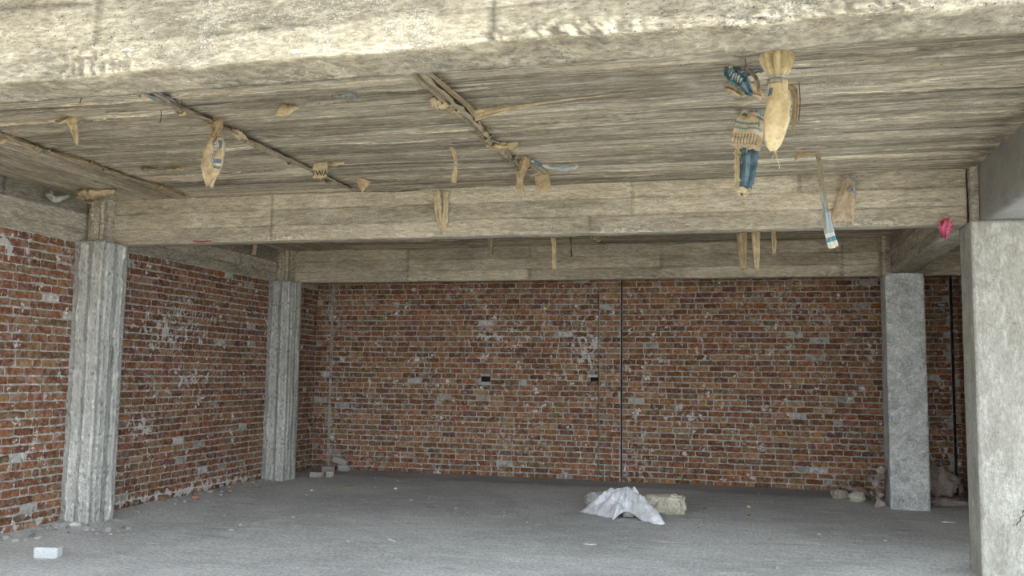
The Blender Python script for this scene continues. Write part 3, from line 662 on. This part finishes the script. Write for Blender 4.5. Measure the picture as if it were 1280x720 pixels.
t = thing('long_strip', (.64, 8.01, 3.0), 'long narrow strip with a blue and white end hanging down over the middle cross beam', 'strip')
ribbon('bent_tab', [(.44, 8.02, 3.555), (.47, 7.98, 3.575), (.56, 7.97, 3.60), (.62, 8.0, 3.60)], [.06, .05, .045, .03], M['sack'], t, side=(0, .4, 1), fold=.006, crump=.006, seed=8)
ribbon('hanging_tail', [(.615, 8.0, 3.61), (.635, 8.0, 3.50), (.65, 8.0, 3.3), (.68, 8.01, 3.1), (.70, 8.0, 2.92), (.735, 8.0, 2.78)], [.03, .04, .045, .05, .075, .085], M['longstrip'], t, fold=.008, crump=.006, seed=9, ragged=.01, m=10)
# things stuck to the middle beam
tag(ribbon('paper_patch', [(.97, 8.885, 3.58), (.96, 8.885, 3.48), (.93, 8.885, 3.34), (.90, 8.885, 3.14)], [.11, .12, .17, .22], m_sack('peach cement paper', (.56, .44, .31), dirt=.45), fold=.006, crump=.009, seed=10, ragged=.03, m=12),
    'torn peach paper patch stuck to the middle cross beam, near its right end', 'paper')
tag(ribbon('wire_tangle', [(.90, 8.87, 3.52), (.98, 8.86, 3.55), (1.02, 8.86, 3.48), (.95, 8.86, 3.44), (1.03, 8.87, 3.40)], [.012, .02, .015, .02, .01], M['greyplastic'], fold=.003, crump=.004, seed=11),
    'small tangled grey scrap above the peach paper patch on the middle beam', 'rag')
t = thing('paper_scrap', (-3.06, 8.88, 3.38), 'two narrow pale paper slips stuck upright on the middle cross beam, left of its centre', 'paper')
ribbon('left_slip', [(-3.09, 8.885, 3.585), (-3.08, 8.88, 3.45), (-3.06, 8.885, 3.30), (-3.02, 8.885, 3.19)], [.06, .09, .07, .05], M['paper'], t, fold=.008, crump=.008, seed=12, ragged=.015)
ribbon('right_slip', [(-2.99, 8.885, 3.57), (-2.985, 8.88, 3.42), (-3.0, 8.885, 3.19)], [.06, .055, .07], M['paper'], t, fold=.006, crump=.006, seed=13, ragged=.015)
tag(ribbon('pink_scrap', [(1.79, 8.885, 3.14), (1.78, 8.86, 3.09), (1.77, 8.86, 3.03), (1.765, 8.87, 2.965)], [.05, .115, .10, .035], M['pink'], fold=.02, nf=2.5, crump=.02, seed=15, ragged=.03, n=10, m=12),
    'crumpled pink plastic scrap hanging under the right end of the middle beam', 'plastic')
tag(ribbon('red_tape', [(-5.95, 8.893, 3.115), (-5.85, 8.893, 3.105), (-5.72, 8.893, 3.11)], [.015, .02, .012], M['redtape'], side=(0, 0, 1), fold=.002, crump=.003, seed=16),
    'short faded red tape on the lower edge of the middle beam, far left', 'tape')

# brown sealing strips in the board joints
def joint(x, y0, y1, w, mat, seed, label, extra=()):
    n = int((y1-y0)/.35); pts = [(x+.02*N(i*.8, seed), y0+(y1-y0)*i/n, ZC-.022-.008*N(i*1.3, seed+4)) for i in range(n+1)]
    ws = [max(.03, w*1.15*(1-.4*i/n)+.06*N(i*1.9, seed+8)) for i in range(n+1)]
    base = Vector((x, (y0+y1)/2, ZC))
    t = thing('sealing_strip', base, label, 'strip')
    ribbon('sacking', pts, ws, mat, t, fold=.012, nf=1.5, crump=.016, seed=seed, ragged=.06, n=12, m=10)
    rq = random.Random(seed)
    for q in range(int((y1-y0)*2.2)):
        yy = rq.uniform(y0+.1, y1-.1); xx = x+rq.uniform(-.05, .05); a_ = rq.uniform(.04, .13); b_ = rq.uniform(-.08, .08)
        ribbon('torn_bit', [(xx-a_*.5, yy, ZC-.012), (xx, yy+b_*.5, ZC-.035-rq.random()*.02), (xx+a_*.5, yy+b_, ZC-.018)], [.02, rq.uniform(.03, .07), .015], M[rq.choice(['sack', 'sackdark', 'sackbrown'])], t, side=(0, 1, .3), fold=.008, crump=.014, seed=seed+q, ragged=.03)
    for (nm, p, w_, mt, kw) in extra: ribbon(nm, p, w_, mt, t, **kw)
    return t
joint(-5.90, 4.6, 8.6, .10, M['sackbrown'], 61, 'brown sacking in the leftmost slab joint, running towards the near left column')
joint(-3.95, 4.55, 8.6, .11, M['sackdark'], 62, 'brown sacking with grey plastic along the slab joint above the blue-printed hanging sack',
      [('grey_tape', [(-4.02, 4.75, 3.585), (-3.98, 5.1, 3.57), (-3.95, 5.5, 3.58)], [.03, .06, .02], M['greyplastic'], dict(fold=.01, crump=.01, seed=2)),
       ('grey_tape', [(-3.90, 5.0, 3.585), (-3.88, 5.2, 3.565), (-3.9, 5.55, 3.585)], [.04, .04, .02], M['greyplastic'], dict(fold=.01, crump=.01, seed=5)),
       ('torn_flap', [(-3.93, 6.3, 3.585), (-3.90, 6.38, 3.56), (-3.86, 6.45, 3.54)], [.05, .07, .02], M['sack'], dict(fold=.01, crump=.01, seed=5))])
joint(-1.98, 4.35, 8.3, .10, M['sackdark'], 63, 'brown sacking stuffed in the slab joint left of the picture centre top',
      [('pale_wad', [(-2.10, 5.85, 3.59), (-2.05, 5.9, 3.56), (-1.97, 5.95, 3.565)], [.05, .08, .03], M['sack'], dict(fold=.012, crump=.018, seed=3)),
       ('second_strip', [(-1.93, 4.5, 3.59), (-1.91, 5.2, 3.57), (-1.88, 6.0, 3.58), (-1.93, 6.6, 3.59)], [.05, .06, .05, .02], M['sackbrown'], dict(fold=.01, crump=.012, seed=33))])
joint(-1.98, 9.3, 12.9, .07, M['sackdark'], 64, 'dark sacking in the slab joint of the back bay, behind the middle beam')
joint(.0, 4.4, 5.3, .05, M['sackdark'], 66, 'short dark sacking in the slab joint in front of the tied sack')

# pieces hanging in the first bay
t = thing('printed_sack', (-3.90, 6.04, 3.1), 'hanging tan sack with blue print, under the second slab joint from the left', 'sack')
ribbon('neck', [(-3.90, 6.02, 3.60), (-3.87, 6.02, 3.53), (-3.90, 6.03, 3.46), (-3.93, 6.03, 3.40)], [.16, .11, .06, .08], M['sackbrown'], t, fold=.015, crump=.01, seed=20)
ribbon('printed_panel', [(-3.87, 6.03, 3.46), (-3.865, 6.02, 3.40), (-3.88, 6.02, 3.28), (-3.90, 6.02, 3.16), (-3.91, 6.03, 3.07)], [.03, .14, .15, .12, .05], M['print'], t, fold=.012, nf=1.2, crump=.010, seed=21, ragged=.02, m=16)
ribbon('rear_fold', [(-3.93, 6.05, 3.44), (-3.965, 6.05, 3.30), (-3.97, 6.05, 3.18), (-3.95, 6.05, 3.12)], [.05, .07, .07, .04], M['sack'], t, fold=.012, crump=.012, seed=22, ragged=.02)
t = thing('sack_flap', (-4.96, 5.83, 3.45), 'bent brown paper flap hanging from the left part of the slab', 'paper')
ribbon('tab', [(-5.09, 5.80, 3.585), (-5.05, 5.74, 3.56), (-4.98, 5.78, 3.59)], [.05, .08, .07], M['sack'], t, side=(0, 1, .5), fold=.006, crump=.01, seed=23)
ribbon('tail', [(-4.98, 5.78, 3.60), (-4.955, 5.78, 3.53), (-4.94, 5.79, 3.46), (-4.925, 5.80, 3.385)], [.10, .075, .055, .012], M['sack'], t, fold=.008, crump=.006, seed=24)
tag(ribbon('leaf_scrap', [(-3.27, 5.86, 3.55), (-3.22, 5.80, 3.545), (-3.14, 5.80, 3.565), (-3.09, 5.85, 3.59)], [.03, .08, .07, .01], M['sack'], side=(0, .4, 1), fold=.015, nf=.5, crump=.008, seed=25),
    'leaf-shaped tan scrap under the slab, right of the blue-printed sack', 'paper')
tag(ribbon('grey_scrap', [(-2.74, 5.66, 3.585), (-2.66, 5.62, 3.57), (-2.60, 5.64, 3.58), (-2.60, 5.72, 3.585)], [.02, .03, .035, .02], M['greyplastic'], side=(0, 1, .3), fold=.006, crump=.008, seed=26),
    'small grey hook-shaped scrap on the slab near the front beam', 'plastic')
t = thing('lettered_scrap', (-3.76, 7.55, 3.52), 'small paper scrap with the letters TWA at the second slab joint from the left', 'paper')
ribbon('scrap', [(-3.76, 7.55, 3.60), (-3.755, 7.54, 3.53), (-3.75, 7.535, 3.45)], [.14, .15, .14], M['paper'], t, fold=.003, crump=.004, seed=27, ragged=.015)
fc = bpy.data.curves.new('letters', 'FONT'); fc.body = 'TWA'; fc.size = .072; fc.extrude = .0012; fc.align_x = 'CENTER'
fo = bpy.data.objects.new('letters_tmp', fc); COL.objects.link(fo); bpy.context.view_layer.update()
me = bpy.data.meshes.new_from_object(fo); bpy.data.objects.remove(fo); me.materials.clear(); me.materials.append(M['ink'])
lo = bpy.data.objects.new('printed_letters', me); COL.objects.link(lo); lo.parent = t; lo.location = (.01, -.032, -.052); lo.rotation_euler = (PI/2, 0, 0)
tag(ribbon('paper_tab', [(-3.66, 7.55, 3.585), (-3.60, 7.5, 3.57), (-3.50, 7.5, 3.58)], [.03, .05, .03], M['sack'], side=(0, .5, 1), fold=.008, crump=.01, seed=28), 'small tan tab just right of the scrap with letters', 'paper')
tag(ribbon('triangle_flap', [(-3.72, 8.26, 3.60), (-3.66, 8.25, 3.56), (-3.60, 8.25, 3.51)], [.03, .10, .15], M['sack'], side=(1, 0, 1), fold=.006, crump=.006, seed=29), 'triangular tan flap at the end of the joint, touching the middle beam on the left', 'paper')
tag(ribbon('dark_scrap', [(-5.55, 7.40, 3.59), (-5.47, 7.38, 3.57), (-5.38, 7.42, 3.585)], [.02, .04, .02], M['sackdark'], side=(0, 1, .4), fold=.01, crump=.015, seed=30), 'dark curled scrap on the left slab, left one of a small pair', 'paper')
tag(ribbon('tan_scrap', [(-5.32, 7.45, 3.59), (-5.22, 7.42, 3.57), (-5.08, 7.46, 3.59)], [.02, .06, .01], M['sack'], side=(0, 1, .4), fold=.01, crump=.012, seed=31), 'small tan scrap on the left slab, right one of a small pair', 'paper')
tag(ribbon('peeled_strip', [(-1.86, 6.14, 3.53), (-1.78, 6.13, 3.545), (-1.6, 6.12, 3.565), (-1.2, 6.08, 3.59), (-.7, 6.02, 3.597)], [.09, .075, .035, .012, .006], M['paper'], side=(0, .25, 1), fold=.003, crump=.003, seed=32), 'long pale tapering strip peeling from the slab right of the centre joint', 'paper')
tag(ribbon('torn_flap', [(-2.02, 7.20, 3.60), (-1.97, 7.12, 3.56), (-1.90, 7.14, 3.555), (-1.80, 7.2, 3.58)], [.06, .10, .08, .03], M['sack'], side=(0, .5, 1), fold=.014, crump=.016, seed=34, ragged=.02), 'torn tan flap in the middle of the centre slab joint', 'paper')
tag(ribbon('twisted_sack', [(-1.84, 7.66, 3.60), (-1.86, 7.66, 3.53), (-1.88, 7.67, 3.455), (-1.90, 7.67, 3.40), (-1.905, 7.67, 3.33), (-1.885, 7.67, 3.275)], [.07, .11, .07, .09, .12, .04], M['sack'], fold=.02, nf=1.5, crump=.012, seed=35, twist=.9, ragged=.02), 'twisted tan sack end hanging at the centre joint, left of the square flap', 'sack')
t = thing('square_flap', (-1.82, 8.2, 3.45), 'squarish tan paper flap hanging against the middle beam below the centre joint', 'paper')
ribbon('dark_neck', [(-1.85, 7.75, 3.60), (-1.84, 7.95, 3.575), (-1.80, 8.15, 3.55)], [.04, .08, .12], M['sackdark'], t, fold=.012, crump=.012, seed=36)
ribbon('flap', [(-1.815, 8.18, 3.55), (-1.80, 8.16, 3.47), (-1.775, 8.15, 3.375)], [.145, .14, .125], M['sack'], t, fold=.004, nf=.5, crump=.004, seed=37)
tag(ribbon('white_blue_strip', [(-1.84, 7.80, 3.59), (-1.76, 7.86, 3.565), (-1.66, 7.90, 3.545), (-1.52, 7.92, 3.53), (-1.43, 7.96, 3.565)], [.02, .035, .045, .05, .03], m_sack('white and blue woven strip', (.60, .62, .60), [(0, 1, .1, .3, BLUE), (.5, .8, .3, 1, (.30, .38, .42))]), side=(0, .3, 1), fold=.006, crump=.008, seed=38),
    'white and blue woven strip looping to the right of the centre joint', 'strip')
tag(ribbon('thin_strip', [(-2.40, 7.22, 3.60), (-2.365, 7.22, 3.55), (-2.345, 7.22, 3.44), (-2.355, 7.22, 3.36), (-2.36, 7.22, 3.29)], [.02, .035, .025, .05, .045], M['sack'], fold=.006, crump=.006, seed=39), 'thin tan strip hanging alone left of the centre joint', 'strip')
t = thing('crumpled_sack', (-6.85, 8.25, 3.53), 'crumpled tan cement sack squeezed in the corner above the nearest left column', 'sack')
ribbon('fold', [(-6.98, 8.30, 3.56), (-6.85, 8.2, 3.545), (-6.7, 8.2, 3.55), (-6.52, 8.28, 3.57)], [.06, .14, .15, .09], M['paper'], t, side=(0, .35, 1), fold=.02, nf=1.5, crump=.022, seed=40, ragged=.03, n=12, m=14)
ribbon('under_fold', [(-7.0, 8.35, 3.52), (-6.82, 8.28, 3.49), (-6.62, 8.3, 3.51)], [.04, .08, .05], M['sackdark'], t, side=(0, .5, 1), fold=.02, crump=.02, seed=42)
tag(ribbon('white_rag', [(-7.18, 8.1, 3.57), (-7.12, 8.02, 3.50), (-7.05, 8.05, 3.46), (-6.98, 8.15, 3.52)], [.03, .06, .07, .03], M['cloth2'], side=(.3, 0, 1), fold=.015, crump=.02, seed=43), 'whitish rag end in the corner left of the crumpled sack above the left column', 'rag')
# ties and streaks lying in the board joints of the slab
for (a, b, y, w, mt, lb) in ((-4.62, -3.55, 5.72, .020, 'cloth2', 'whitish tape pressed in a slab joint near the left flap'),
                             (-2.75, -2.05, 6.55, .016, 'cloth2', 'whitish grey tape pressed in a slab joint left of the centre joint'),
                             (-2.35, -2.02, 7.1, .018, 'greyplastic', 'dark grey tape in the slab above the thin hanging strip'),
                             (.30, .75, 5.75, .018, 'greyplastic', 'grey tape in the slab right of the tied sack'),
                             (-4.75, -3.95, 6.55, .012, 'paper', 'pale sliver along the slab behind the blue-printed sack'),
                             (-5.05, -4.55, 5.55, .012, 'sackbrown', 'thin brown sliver along the slab near the front beam, left')):
    m_ = (a+b)/2
    tag(ribbon('joint_tape', [(a, y, ZC-.004), (m_, y-.008, ZC-.010), (b, y-.02, ZC-.004)], [w*.6, w, w*.5], M[mt], side=(0, 1, .3), fold=.002, crump=.003, seed=int(a*10)), lb, 'tape')
for i, (x, y, l, lb) in enumerate(((-4.41, 5.20, .10, 'short rusty wire hanging from the slab by the front beam, left'), (-4.17, 5.75, .10, 'rusty wire end hanging left of the blue-printed sack'),
                                   (-3.86, 5.55, .08, 'short rusty wire hanging above the blue-printed sack'), (.02, 5.5, .08, 'short dark wire end by the dark blue wad'), (.36, 6.03, .26, 'thin wire hanging beside the brown strip right of the tied sack'))):
    tag(cord('wire_stub', [(x, y, ZC+.004), (x+.006, y, ZC-l*.5), (x-.004, y, ZC-l)], .003, M['wire']), lb, 'wire')
# back bay
for (x, y, z1, ws, mt, sd, lb) in ((-2.98, 10.6, 3.13, [.05, .06, .05], 'sackdark', 70, 'curled brown strip hanging behind the middle beam, left one of the row'),
                                   (-2.02, 9.75, 2.83, [.10, .05, .035], 'sack', 71, 'long tan strip hanging behind the middle beam near the centre'),
                                   (-1.86, 9.9, 2.98, [.012, .012, .012], 'wire', 72, 'thin dark thread hanging behind the middle beam, right of the long tan strip'),
                                   (-.01, 10.0, 2.83, [.10, .11, .05], 'sackbrown', 73, 'brown sack end hanging behind the middle beam on the right, left of its paler twin'),
                                   (.13, 10.0, 2.83, [.08, .10, .04], 'sack', 74, 'tan sack end hanging behind the middle beam on the right, beside a browner one'),
                                   (.31, 10.0, 3.0, [.05, .05, .04], 'sack', 75, 'short tan scrap hanging behind the middle beam, rightmost of three there')):
    tag(ribbon('hanging_strip', [(x-.02, y, ZC+.004), (x, y-.01, (ZC+z1)/2), (x+.01, y, z1)], ws, M[mt], fold=.012, crump=.010, seed=sd, ragged=.02), lb, 'strip')
tag(ribbon('hanging_rag', [(-1.78, 10.8, 3.55), (-1.72, 10.75, 3.40), (-1.64, 10.75, 3.36), (-1.52, 10.8, 3.45), (-1.44, 10.85, 3.36)], [.04, .12, .15, .12, .04], M['sackdark'], side=(0, .4, 1), fold=.02, crump=.02, seed=76, ragged=.02), 'bunched brown rag hanging behind the middle beam right of the centre', 'rag')
tag(ribbon('hanging_tab', [(-7.0, 12.0, 3.60), (-6.98, 11.99, 3.5), (-6.99, 11.98, 3.38)], [.06, .06, .07], M['paper'], fold=.004, crump=.004, seed=77), 'small pale tab hanging by the left side beam before the far left column', 'paper')
tag(ribbon('hanging_root', [(-7.20, 9.9, 3.60), (-7.10, 9.9, 3.42), (-7.02, 9.9, 3.3), (-7.03, 9.9, 3.2)], [.03, .05, .04, .03], M['sackdark'], fold=.01, crump=.012, seed=78), 'dark curled strip by the left side beam just behind the middle beam', 'strip')

# ------------------------------------------------------------------ lumps, stones, bricks
def lump(name, size, seed, mat, box=.5, rough=.18, sub=18, parent=None, loc=(0, 0, 0), rot=(0, 0, 0), flat=True):
    """superellipsoid displaced with noise; box 1 = brick-like, 0 = round. base at z=0"""
    V, Fc = [], []; e = 1-.82*box
    nu, nv = sub*2, sub
    sg = lambda v: math.copysign(abs(v)**e, v)
    for i in range(nv+1):
        ph = -PI/2+PI*i/nv
        for j in range(nu):
            th = 2*PI*j/nu
            p = Vector((sg(math.cos(ph))*sg(math.cos(th)), sg(math.cos(ph))*sg(math.sin(th)), sg(math.sin(ph))))
            q = 1+rough*(fN(p.x*1.4+seed, p.y*1.4, p.z*1.4)*.9+.35*N(p.x*5+seed, p.y*5, p.z*5)+.18*N(p.x*12+seed, p.y*12, p.z*12))
            V.append(Vector((p.x*size[0]/2*q, p.y*size[1]/2*q, p.z*size[2]/2*q+size[2]/2)))
    if flat:
        for v in V: v.z = max(v.z, 0.)
    for i in range(nv):
        for j in range(nu): Fc.append((i*nu+j, i*nu+(j+1) % nu, (i+1)*nu+(j+1) % nu, (i+1)*nu+j))
    return link(name, V, Fc, mat, parent, loc, smooth=True, rot=rot)
def put(x, y, dz=0): return (x, y, floor_z(x, y)-.004+dz)

tag(lump('white_brick', (.225, .11, .098), 3, M['white'], .97, .05, 22, loc=put(-6.04, 7.06), rot=(0, 0, .20)), 'whitewashed brick lying alone on the floor at the lower left', 'brick')
tag(lump('loose_brick', (.21, .12, .085), 5, M['oldbrick'], .92, .06, 18, loc=put(-6.665, 13.62), rot=(0, 0, .1)), 'dusty loose brick flat on the floor in the far left corner, frontmost of the pile', 'brick')
tag(lump('loose_brick', (.13, .12, .10), 15, M['oldbrick'], .8, .14, 14, loc=put(-6.475, 13.70), rot=(0, 0, .4)), 'broken brick end touching the frontmost loose brick in the far left corner', 'brick')
tag(lump('loose_brick', (.21, .11, .11), 6, M['oldbrick'], .92, .06, 16, loc=put(-6.79, 14.30), rot=(0, 0, -.05)), 'grey loose brick in the middle of the far left corner pile', 'brick')
tag(lump('loose_brick', (.27, .10, .105), 7, M['oldbrick'], .92, .06, 18, loc=put(-6.655, 14.46, .125), rot=(.1, .30, 0)), 'tilted loose brick on top of the far left corner pile, next to the wall', 'brick')
tag(lump('rubble_lump', (.22, .11, .12), 9, M['rockg'], .6, .2, 14, loc=put(-6.57, 14.44), rot=(0, 0, .1)), 'grey rubble lump under the tilted brick in the far left corner', 'rubble')
# the cement chunk
tag(lump('cement_chunk', (.50, .30, .225), 11, M['rock'], .62, .34, 48, loc=put(-.99, 11.62), rot=(0, 0, .12)), 'large rough cream cement chunk on the floor right of the white sheet', 'rubble')
tag(lump('cement_chunk', (.30, .16, .20), 12, M['rockg'], .4, .25, 24, loc=put(-1.86, 11.86), rot=(0, 0, .3)), 'grey lump poking out behind the left side of the white sheet', 'rubble')

# white sheet thrown over something, one high peak and a ridge to its right foot
def sheet():
    out = [(-1.99, 11.36), (-1.86, 11.20), (-1.68, 11.02), (-1.55, 10.90), (-1.50, 10.86), (-1.44, 11.0), (-1.36, 11.08), (-1.24, 10.95), (-1.12, 10.80), (-1.0, 10.68), (-.90, 10.70), (-.92, 10.80), (-1.04, 10.98), (-1.14, 11.14), (-1.24, 11.36), (-1.36, 11.52), (-1.55, 11.56), (-1.75, 11.56), (-1.90, 11.48)]
    pk = Vector((-1.40, 11.26)); H = .345; V = []; Fc = []; n_a = 190; n_r = 46
    q = [Vector(p) for p in out]; L = len(q)
    def edge(s):
        i = int(s) % L; t = s-int(s); a, b, c, d = q[i-1], q[i], q[(i+1) % L], q[(i+2) % L]
        return .5*((2*b)+(c-a)*t+(2*a-5*b+4*c-d)*t*t+(-a+3*b-3*c+d)*t**3)
    mats = {}
    V.append((pk.x, pk.y, H))
    for r in range(1, n_r+1):
        for a in range(n_a):
            e = edge(a/n_a*L); t = r/n_r; p = pk.lerp(e, t); ang = math.atan2(e.y-pk.y, e.x-pk.x)
            right = max(0, math.cos(ang+.85))**3               # ridge toward the right foot
            left = max(0, math.cos(ang-PI+.05))**2
            fall = (1-t*t*.25-t*.75)**(1.15-.35*right+.1*left) if t > 0 else 1
            z = H*fall*(1-.10*left*math.sin(PI*t)) + .05*right*math.sin(PI*t)+.06*left*math.sin(PI*t)
            w = math.sin(PI*min(1, t*1.15))
            w *= sm(0, .4, t); z += w*1.25*(.026*math.sin(ang*9+2.2*N(t*2, ang))+.030*N(ang*4, t*7, 2)+.05*abs(N(p.x*8, p.y*8, 3))-.04*abs(N(p.x*13, p.y*13, 9))+.016*N(p.x*26, p.y*26, 4))
            if 4.0 < (a/n_a*L) < 7.6 and t > .7: z += .07*sm(.7, 1, t)*math.sin(PI*((a/n_a*L)-4.0)/3.6)
            z = max(z, .006+.02*max(0, N(p.x*14, p.y*14, 8)))
            V.append((p.x, p.y, z))
    for a in range(n_a): Fc.append((0, 1+a, 1+(a+1) % n_a))
    for r in range(n_r-1):
        for a in range(n_a):
            i = 1+r*n_a; Fc.append((i+a, i+n_a+a, i+n_a+(a+1) % n_a, i+(a+1) % n_a))
    o = link('white_sheet', [(x+1.45, y-11.2, z) for (x, y, z) in V], Fc, M['cloth'], None, (-1.45, 11.2, floor_z(-1.45, 11.2)+.002), smooth=True)
    md = o.modifiers.new('solid', 'SOLIDIFY'); md.thickness = .003; md.offset = 1
    return tag(o, 'crumpled white cloth sheet heaped on the floor beside the cream chunk', 'cloth')
sheet()
tag(lump('dark_lump', (.16, .14, .08), 17, M['rockg'], .3, .2, 12, loc=put(-1.36, 11.16)), 'small dark lump just visible under the front edge of the white sheet', 'rubble')

# sacks and stones about the far right pillar
tag(lump('pale_stone', (.24, .20, .13), 21, M['pinksack'], .3, .30, 18, loc=put(1.29, 13.84), rot=(0, 0, .2)), 'pale crumpled lump on the floor left of the far right pillar, farthest from it', 'rubble')
tag(lump('pale_stone', (.16, .22, .14), 22, M['rock'], .3, .25, 16, loc=put(1.49, 13.62), rot=(0, 0, .8)), 'cream stone beside the pale crumpled lump left of the far right pillar', 'stone')
tag(ribbon('flat_sack', [(1.34, 14.2, .15), (1.48, 14.05, .14), (1.62, 13.95, .09), (1.78, 13.9, .03)], [.10, .20, .22, .25], M['pinksack'], side=(.3, 1, 0), fold=.02, crump=.035, seed=80, ragged=.03, n=10, m=12), 'flattened dusty sack on the floor between the pale stones and the far right pillar', 'sack')
tag(ribbon('leaning_sack', [(1.70, 12.98, .03), (1.69, 13.05, .16), (1.70, 13.12, .30), (1.745, 13.18, .42), (1.785, 13.2, .50)], [.10, .26, .30, .22, .06], M['pinksack'], side=(.3, 1, 0), fold=.03, nf=1.2, crump=.035, seed=81, ragged=.03, n=10, m=14), 'dusty sack leaning on the left side of the far right pillar', 'sack')
tag(lump('bulging_sack', (.42, .30, .42), 24, M['pinksack'], .25, .34, 34, loc=put(2.56, 13.93, .06), rot=(0, .35, .2), flat=False), 'bulging dusty pinkish sack on the floor right of the far right pillar', 'sack')
tag(lump('flat_sack', (.50, .26, .11), 25, M['pinksack'], .2, .45, 26, loc=put(2.60, 13.56), rot=(0, 0, .1)), 'flattened sack on the floor under the bulging pinkish one', 'sack')

# small litter with looks of its own
tag(lump('dry_leaf', (.20, .10, .03), 31, M['leaf'], .1, .5, 10, loc=put(-5.64, 12.6), rot=(0, 0, .3)), 'dry yellowish leaf litter on the floor near the far left corner', 'leaf')
tag(lump('red_chunk', (.10, .08, .06), 32, M['rockr'], .5, .3, 10, loc=put(-6.98, 10.75), rot=(0, 0, .7)), 'pinkish red brick fragment at the foot of the left wall, nearer of two', 'rubble')
tag(lump('red_chunk', (.07, .06, .04), 33, M['rockr'], .5, .3, 10, loc=put(-6.93, 11.5), rot=(0, 0, .2)), 'small reddish brick fragment at the foot of the left wall, farther of two', 'rubble')
tag(lump('wood_sliver', (.15, .018, .012), 34, M['pebble'], .7, .1, 8, loc=put(-3.47, 8.84), rot=(0, 0, -.7)), 'thin white sliver on the floor left of centre near the bottom', 'sliver')
tag(lump('wood_sliver', (.28, .012, .010), 35, M['sack'], .7, .1, 8, loc=put(-.75, 9.65), rot=(0, 0, .05)), 'thin tan stick on the floor below the white sheet', 'stick')
tag(lump('pale_chip', (.12, .09, .02), 36, M['rock'], .2, .3, 10, loc=put(-1.51, 9.22), rot=(0, 0, .2)), 'flat cream chip on the floor at the bottom, below the white sheet', 'chip')
tag(lump('pale_chip', (.05, .04, .03), 37, M['pebble'], .3, .3, 8, loc=put(-4.91, 12.6)), 'small white chip on the floor before the back wall, left of centre', 'chip')
tag(lump('pale_chip', (.06, .05, .03), 38, M['paper'], .3, .3, 8, loc=put(.04, 12.5)), 'pale yellow chip on the floor right of the cream chunk', 'chip')
tag(lump('pale_chip', (.05, .09, .015), 39, M['leaf'], .3, .3, 8, loc=put(.03, 11.75)), 'yellow slip on the floor nearer than the pale yellow chip right of the cream chunk', 'chip')
tag(lump('pale_chip', (.14, .05, .02), 40, M['pebble'], .3, .4, 8, loc=put(2.33, 12.0), rot=(0, 0, -.3)), 'white flat scrap on the floor before the far right pillar', 'chip')
tag(lump('mortar_lump', (.13, .09, .05), 41, M['pebble'], .3, .4, 12, loc=put(-6.93, 8.47), rot=(0, 0, .3)), 'white mortar lump at the front foot of the nearest left column', 'rubble')
# scattered little stones
Rs = random.Random(77); proto = [lump('stone_chip', (1, .8, .6), 50+i, M['pebble'] if i % 2 else M['rockg'], .35, .35, 7) for i in range(4)]
spots = []
for i in range(26): spots.append((-7.02+Rs.uniform(-.22, .75), 8.50+Rs.uniform(-.35, .1), Rs.uniform(.018, .05), 'column'))
for i in range(26): spots.append((-7.14+Rs.random()**2*.35, Rs.uniform(7.2, 8.4), Rs.uniform(.018, .06), 'wall'))
for i in range(34): spots.append((-7.14+Rs.random()**2*.4, Rs.uniform(9.3, 12.8), Rs.uniform(.018, .06), 'wall2'))
for i in range(90): spots.append((Rs.uniform(-6, 1.8), Rs.uniform(7.8, 14.2), Rs.uniform(.015, .038), 'floor'))
LB = {'column': ('small rubble chip in the litter around the foot of the nearest left column', 'rubble chips at the column foot'),
      'wall': ('small rubble chip along the left wall in front of the nearest column', 'rubble chips along the near left wall'),
      'wall2': ('small rubble chip along the left wall between the two left columns', 'rubble chips along the far left wall'),
      'floor': ('tiny pale stone chip scattered on the open grey floor', 'stone chips on the open floor')}
for i, (x, y, s, k) in enumerate(spots):
    if -2.05 < x < -.7 and 10.6 < y < 11.9: x -= 1.5
    o = proto[i] if i < 4 else proto[i % 4].copy()
    if i >= 4: COL.objects.link(o)
    o.location = put(x, y, .001); o.scale = (s*Rs.uniform(.8, 1.5), s, s); o.rotation_euler = (0, 0, Rs.uniform(0, 6))
    tag(o, LB[k][0], 'stone', LB[k][1])
